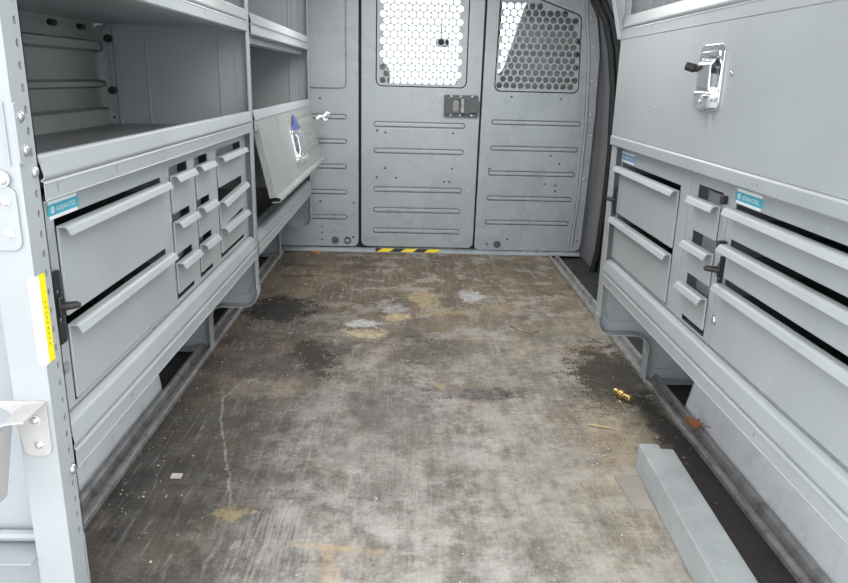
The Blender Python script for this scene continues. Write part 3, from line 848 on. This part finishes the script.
# white wheel housings
def housing(name, pts, y0, y1):
    m = MB()
    m.poly_extrude(pts, lambda u, v, w: (u, w, v), y0, y1)
    bmesh.ops.recalc_face_normals(m.b, faces=m.b.faces)
    es = [e for e in m.b.edges if abs((e.verts[0].co - e.verts[1].co).y) < 1e-4 and e.verts[0].co.y > y1 - .01]
    bmesh.ops.bevel(m.b, geom=es, offset=.05, segments=5, profile=.5, affect='EDGES')
    return struct(m.build(name, M['white'], angle=1.0))
housing('trim_3', fillet([(-.672, -.012), (-.710, .27), (-.89, .27), (-.89, -.012)], [0, .05, 0, 0], 5), .70, 1.90)['label'] = 'white painted wheel housing under the left-hand drawers'
housing('trim_4', fillet([(.768, -.012), (.825, .27), (.99, .27), (.99, -.012)], [0, .05, 0, 0], 5), .70, 1.83)['label'] = 'white painted wheel housing under the right-hand drawers'
# side walls
w = MB()
w.box(-.96, -.90, .70, 3.62, -.012, 1.42)
def wrib(z0, z1, dep):
    w.poly_extrude([(-.90, z0), (-.90 + dep, z0 + .006), (-.90 + dep, z1 - .006), (-.90, z1)], lambda u, v, q: (u, q, v), .72, 2.19)
wrib(.898, .930, .024); wrib(.800, .824, .024); wrib(.690, .745, .020); wrib(.560, .60, .02)
w.poly_extrude([(-.90, .700), (-.862, .700), (-.862, .712), (-.87, .742), (-.90, .748)], lambda u, v, q: (u, q, v), .72, 2.19)
struct(w.build('wall_left', M['wall'], angle=.3))
# right wall with a glazed sliding door
w = MB()
RW = lambda u, v, q: (q, u, v)
w.plate([(.70, -.05), (3.62, -.05), (3.62, 1.42), (.70, 1.42)], [rrect(2.18, 3.22, -.02, 1.34, .05)], RW, 1.02, 1.08)
struct(w.build('wall_right', M['wall']))
dd_ = MB()
dd_.plate(rrect(2.19, 3.21, -.01, 1.33, .05), [rrect(2.27, 3.13, .66, 1.27, .06)], RW, 1.03, 1.07, .006)
dd_.plate(rrect(2.30, 3.10, .10, .55, .03), [], RW, 1.022, 1.03, .003)
sd = struct(dd_.build('door_1', M['wall'])); sd['label'] = 'sliding side door with a glazed upper half'
gl = MB(); gl.plate(rrect(2.265, 3.135, .655, 1.275, .06), [], RW, 1.048, 1.052)
wn = struct(gl.build('window_1', M['glass'])); wn['label'] = 'sliding door window pane'
# door seal and pillar trim beside the partition
m = MB()
sp_ = [(.885, 3.30, -.012), (.903, 3.30, .094), (.912, 3.30, .33), (.914, 3.30, .56), (.900, 3.30, .822), (.874, 3.30, .989), (.838, 3.30, 1.111), (.79, 3.30, 1.19), (.70, 3.30, 1.28), (.55, 3.3, 1.34)]
m.tube(sp_, .014, 10)
m.tube([(a + .03, 3.30, c) for a, b, c in sp_], .016, 10)
sl = struct(m.build('trim_5', M['rubber'])); sl['label'] = 'black rubber door seal'
m = MB()
pp = fillet([(.90, -.012), (1.019, -.012), (1.019, 1.40), (.74, 1.40), (.87, 1.20), (.925, .90), (.935, .50)], [0, 0, 0, 0, .1, .2, .2], 5)
m.poly_extrude(pp, lambda u, v, q: (u, q, v), 3.40, 3.62)
m.box(.845, 1.019, 3.60, 3.62, -.012, 1.41)
struct(m.build('trim_6', M['pillar']))['label'] = 'dark door pillar beside the partition'
# roof with ribs
c = MB(); c.box(-.96, 1.08, .70, 5.1, 1.42, 1.46)
for yy in (1.2, 1.9, 2.6, 3.3): c.box(-.88, 1.0, yy - .03, yy + .03, 1.40, 1.42, .008)
struct(c.build('ceiling', M['ceil']))
# cab: windscreen, sides, seats, dash
m = MB()
m.plate([(-.96, -.05), (1.08, -.05), (1.08, .72), (-.96, .72)], [], UV, 5.50, 5.56)
struct(m.build('wall_front', M['dash'])) if False else m.b.free()
m = MB(); m.box(-.96, 1.08, 5.30, 5.36, -.05, .80); struct(m.build('wall_front', M['dash']))
m = MB()
WS = lambda u, v, q: (u, 5.32 - (v - .80) * .55 + q, v)
m.plate(rrect(-.90, 1.02, .80, 1.42, .05), [], WS, -.003, .003)
struct(m.build('window_2', M['glass']))['label'] = 'windscreen'
for nm, x0, x1 in (('wall_left', -.96, -.92), ('wall_right', 1.04, 1.08)):
    m = MB(); 
    m.plate([(3.62, -.05), (5.30, -.05), (5.30, .80), (4.98, 1.42), (3.62, 1.42)], [fillet([(3.95, .78), (5.1, .78), (4.85, 1.32), (3.95, 1.32)], .06)], RW, x0, x1)
    struct(m.build(nm, M['dash']))
for i, x in enumerate((-.94, 1.06)):
    m = MB(); m.plate(fillet([(3.94, .77), (5.12, .77), (4.86, 1.33), (3.94, 1.33)], .06), [], RW, x - .002, x + .002)
    struct(m.build('window_%d' % (3 + i), M['glass']))
m = MB(); m.box(-.90, 1.02, 4.90, 5.29, -.0125, .80, .06, 4)
tag(m.build('dashboard', M['dash']), 'dark dashboard beyond the punched windows, under the windscreen', 'dashboard')
def seat(x, label, prof, base_x, yb, hx):
    t = thing('car_seat', (base_x, 4.1, -.0125), label, 'car seat', 'cab seats')
    m = MB(); m.box(base_x - .2, base_x + .2, 3.95, 4.4, -.0125, .22, .02); m.build('base', M['dash'], t)
    m = MB(); m.box(base_x - .25, base_x + .25, 3.90, 4.42, .22, .40, .06, 4); m.build('seat', M['cloth'], t)
    m = MB()
    m.plate(fillet(prof, .06, 5), [], lambda u, v, w: (u, yb - (v - .4) * .12 + w, v), -.07, .07, .03)
    m.build('backrest', M['cloth'], t)
    zt = max(p[1] for p in prof)
    m = MB(); m.plate(rrect(hx - .13, hx + .13, zt + .03, zt + .20, .06), [], lambda u, v, w: (u, yb - (zt - .4) * .12 + w, v), -.05, .05, .025)
    h = m.build('headrest', M['cloth'], t)
    for q in (-.05, .05):
        m = MB(); m.tube([(hx + q, yb - (zt - .4) * .12, zt - .05), (hx + q, yb - (zt - .4) * .12, zt + .06)], .007, 8)
        m.build('headrest_post', M['zinc'], h)
seat(.72, 'grey cloth passenger seat beyond the punched wing panel', [(.225, .36), (.98, .36), (.985, 1.16), (.90, 1.27), (.64, 1.29), (.575, 1.22), (.475, .878), (.235, .868)], .72, 3.95, .77)
seat(-.42, 'grey cloth driver seat mostly hidden beyond the side panel of the partition', [(-.66, .36), (-.10, .36), (-.105, .90), (-.19, .97), (-.28, 1.10), (-.58, 1.10), (-.66, 1.0)], -.42, 3.95, -.43)
m = MB(); m.plate(rrect(.16, .245, 1.045, 1.095, .02), [], lambda u, v, w: (u, 4.85 + w, v), -.02, .02, .008)
mr = m.build('rear_view_mirror', M['dash']); tag(mr, 'dark rear view mirror beyond the punched centre window', 'mirror')
m = MB(); m.tube([(.20, 4.865, 1.09), (.20, 5.10, 1.20)], .005, 8); m.build('mirror_stalk', M['dash'], mr)
# ground outside and kerbside ground
m = MB(); m.box(-12, 12, -14, 16, -.76, -.70); struct(m.build('ground', M['conc']))

# ================================================================== LOOSE THINGS ON THE FLOOR
# grey painted timber with a notched end
m = MB()
tim = [(0, 0), (.045, 0), (.045, -.022), (.072, -.022), (.072, -.80), (0, -.80)]
m.poly_extrude(tim, lambda u, v, w: (u, v, w), 0, .068)
bmesh.ops.recalc_face_normals(m.b, faces=m.b.faces)
bmesh.ops.bevel(m.b, geom=list(m.b.edges), offset=.004, segments=2, profile=.5, affect='EDGES')
o = m.build('timber_beam', M['block'], angle=.5); o.location = (.535, 1.462, .0003); o.rotation_euler = (0, 0, -.035)
tag(o, 'grey painted timber length with a notched end lying on the floor at right', 'timber')
# brass fitting
t = thing('pipe_fitting', (.613, 1.844, 0), 'small brass pipe fitting lying on the dark floor stain at right', 'fitting')
def lathe(m, ax0, ax1, prof, n=14):
    V0, V1 = Vector(ax0), Vector(ax1); d = V1 - V0
    m.tube([tuple(V0 + d * a) for a, _ in prof], [r for _, r in prof], n)
a0, a1 = (.599, 1.872, .0125), (.629, 1.815, .0125)
m = MB(); lathe(m, a0, a1, [(0, .008), (.03, .0098), (.22, .0098), (.23, .0072), (.32, .0072), (.33, .0112), (.55, .0112), (.56, .008), (.75, .008), (.76, .0095), (.97, .0095), (1, .0075)])
m.build('body', M['brass'], t)
m = MB(); lathe(m, (.6095, 1.852, .0125), (.6150, 1.8417, .0125), [(0, .0124), (1, .0124)], 6); m.build('nut', M['brass'], t)
# dry leaf on the edge strip
m = MB()
lf = [(-.030, 0), (-.018, .012), (-.016, .026), (-.004, .016), (.006, .030), (.012, .014), (.030, .012), (.020, 0), (.030, -.012), (.010, -.012), (.002, -.026), (-.008, -.012), (-.022, -.018), (-.020, -.006)]
def LFm(u, v, w): return (.735 + u * .85, 1.648 + v * 1.2, .0165 + w + abs(u) * .5 + abs(v) * .25)
ring = [m.b.verts.new(LFm(u, v, 0)) for u, v in lf]; ctr = m.b.verts.new(LFm(0, 0, .0))
for i in range(len(lf)): m.b.faces.new((ring[i], ring[(i + 1) % len(lf)], ctr))
bmesh.ops.solidify(m.b, geom=list(m.b.faces), thickness=.0008)
lo = m.build('dry_leaf', M['leaf'], smooth=False); tag(lo, 'curled brown dry leaf caught on the right-hand metal edge strip', 'leaf')
m = MB(); m.tube([LFm(.018, 0, -.002), LFm(.034, -.008, -.012), LFm(.048, -.014, -.020)], .0012, 6); m.build('stalk', M['leaf'], lo)
m = MB()
m.poly_extrude([(.476, 1.425), (.522, 1.432), (.528, 1.295), (.486, 1.300)], XY, .0004, .0030)
tag(m.build('cardboard_scrap', M['card']), 'flat grey cardboard scrap lying beside the grey timber', 'cardboard')
m = MB(); m.tube([(.477, 1.678, .004), (.505, 1.668, .005), (.540, 1.655, .004)], [.002, .0035, .002], 6)
tag(m.build('wood_splinter', M['stick']), 'thin pale wood splinter on the floor near the brass fitting', 'splinter')
m = MB(); m.box(-.505, -.482, 1.395, 1.412, .0003, .006, .001)
tag(m.build('wood_chip', M['chip']), 'small white chip on the dark floor beside the left-hand edge strip', 'chip')
m = MB(); m.poly_extrude([(-.480, 3.50), (-.44, 3.52), (-.425, 3.50), (-.455, 3.485)], XY, .0004, .012)
tag(m.build('paper_scrap', M['leaf']), 'small orange scrap on the floor at the foot of the partition', 'scrap')

def scatter(name, n, region, smin, smax, mat, label, cat):
    m = MB()
    for _ in range(n):
        x, y = region(); r = random.uniform(smin, smax); k = random.randint(3, 5); a0 = random.random() * 6.3
        pts = [(x + r * random.uniform(.5, 1) * math.cos(a0 + 2 * PI * i / k), y + r * random.uniform(.5, 1.2) * math.sin(a0 + 2 * PI * i / k)) for i in range(k)]
        m.poly_extrude(pts, XY, .0003, .0006 + r * random.uniform(.25, .6))
    o = m.build(name, mat, smooth=False); tag(o, label, cat, kind='stuff'); return o
def reg_all():
    while True:
        x = random.uniform(-.59, .69); y = random.uniform(1.0, 3.5)
        if not (.47 < x < .62 and y < 1.50): return x, y
def reg_edge():
    return random.choice((random.gauss(-.60, .008), random.gauss(-.55, .03))), random.uniform(1.2, 3.4)
def reg_saw():
    while True:
        x = random.gauss(.50, .05); y = random.gauss(1.52, .14)
        if x < .68 and not (.47 < x < .62 and y < 1.475): return x, y
scatter('floor_debris', 120, reg_all, .0010, .0036, M['chip'], 'pale crumbs and chips scattered across the worn floor', 'debris')
scatter('floor_debris', 130, reg_edge, .001, .003, M['chip'], 'pale grit along the left-hand floor edge', 'debris')
scatter('sawdust', 420, reg_saw, .0010, .0034, M['saw'], 'sawdust and wood crumbs around the end of the grey timber', 'sawdust')

# ================================================================== LIGHT
wd = bpy.data.worlds.new('sky'); SC.world = wd; wd.use_nodes = True
wt = wd.node_tree; wt.nodes.clear()
ow = wt.nodes.new('ShaderNodeOutputWorld'); bg = wt.nodes.new('ShaderNodeBackground')
bg.inputs[0].default_value = (.955, .975, 1.0, 1); bg.inputs[1].default_value = 3.2
wt.links.new(bg.outputs[0], ow.inputs[0])

# two unseen lamps added under the roof to brighten the interior
def fill_lamp(y, label, watts):
    t = thing('fill_lamp', (.05, y, 1.40), label, 'added fill lamp', 'added fill lamps')
    m = MB(); m.box(.05 - .40, .05 + .40, y - .07, y + .07, 1.392, 1.4198, .006, 2); m.build('housing', M['stwhite'], t)
    m = MB(); m.box(.05 - .38, .05 + .38, y - .055, y + .055, 1.388, 1.3918); m.build('diffuser', M['lens'], t)
    ld = bpy.data.lights.new('lamp', 'AREA'); ld.shape = 'RECTANGLE'; ld.size = .74; ld.size_y = .10; ld.energy = watts; ld.color = (1.0, .985, .96)
    lo = bpy.data.objects.new('lamp', ld); COL.objects.link(lo); lo.location = (.05, y, 1.386)
fill_lamp(1.60, 'unseen fill lamp added under the roof over the middle of the cargo floor', 5.5)
fill_lamp(2.85, 'unseen fill lamp added under the roof over the far end near the partition', 11)

# ================================================================== CAMERA
cam = bpy.data.cameras.new('camera'); co = bpy.data.objects.new('camera', cam); COL.objects.link(co)
cam.sensor_width = 36; cam.lens = 720 / 848 * 36; cam.clip_start = .02
rx = Vector((.9995054, -.01863888, .0253287)); dn = Vector((.0189906, -.28424296, -.95856419)); fw = Vector((.02506607, .95857109, -.28374841))
mw = Matrix(((rx.x, -dn.x, -fw.x, 0), (rx.y, -dn.y, -fw.y, 0), (rx.z, -dn.z, -fw.z, .85), (0, 0, 0, 1)))
co.matrix_world = mw
SC.camera = co
vs = SC.view_settings
vs.view_transform = 'Standard'; vs.look = 'None'; vs.gamma = 1; vs.use_curve_mapping = False; vs.exposure = 0.0
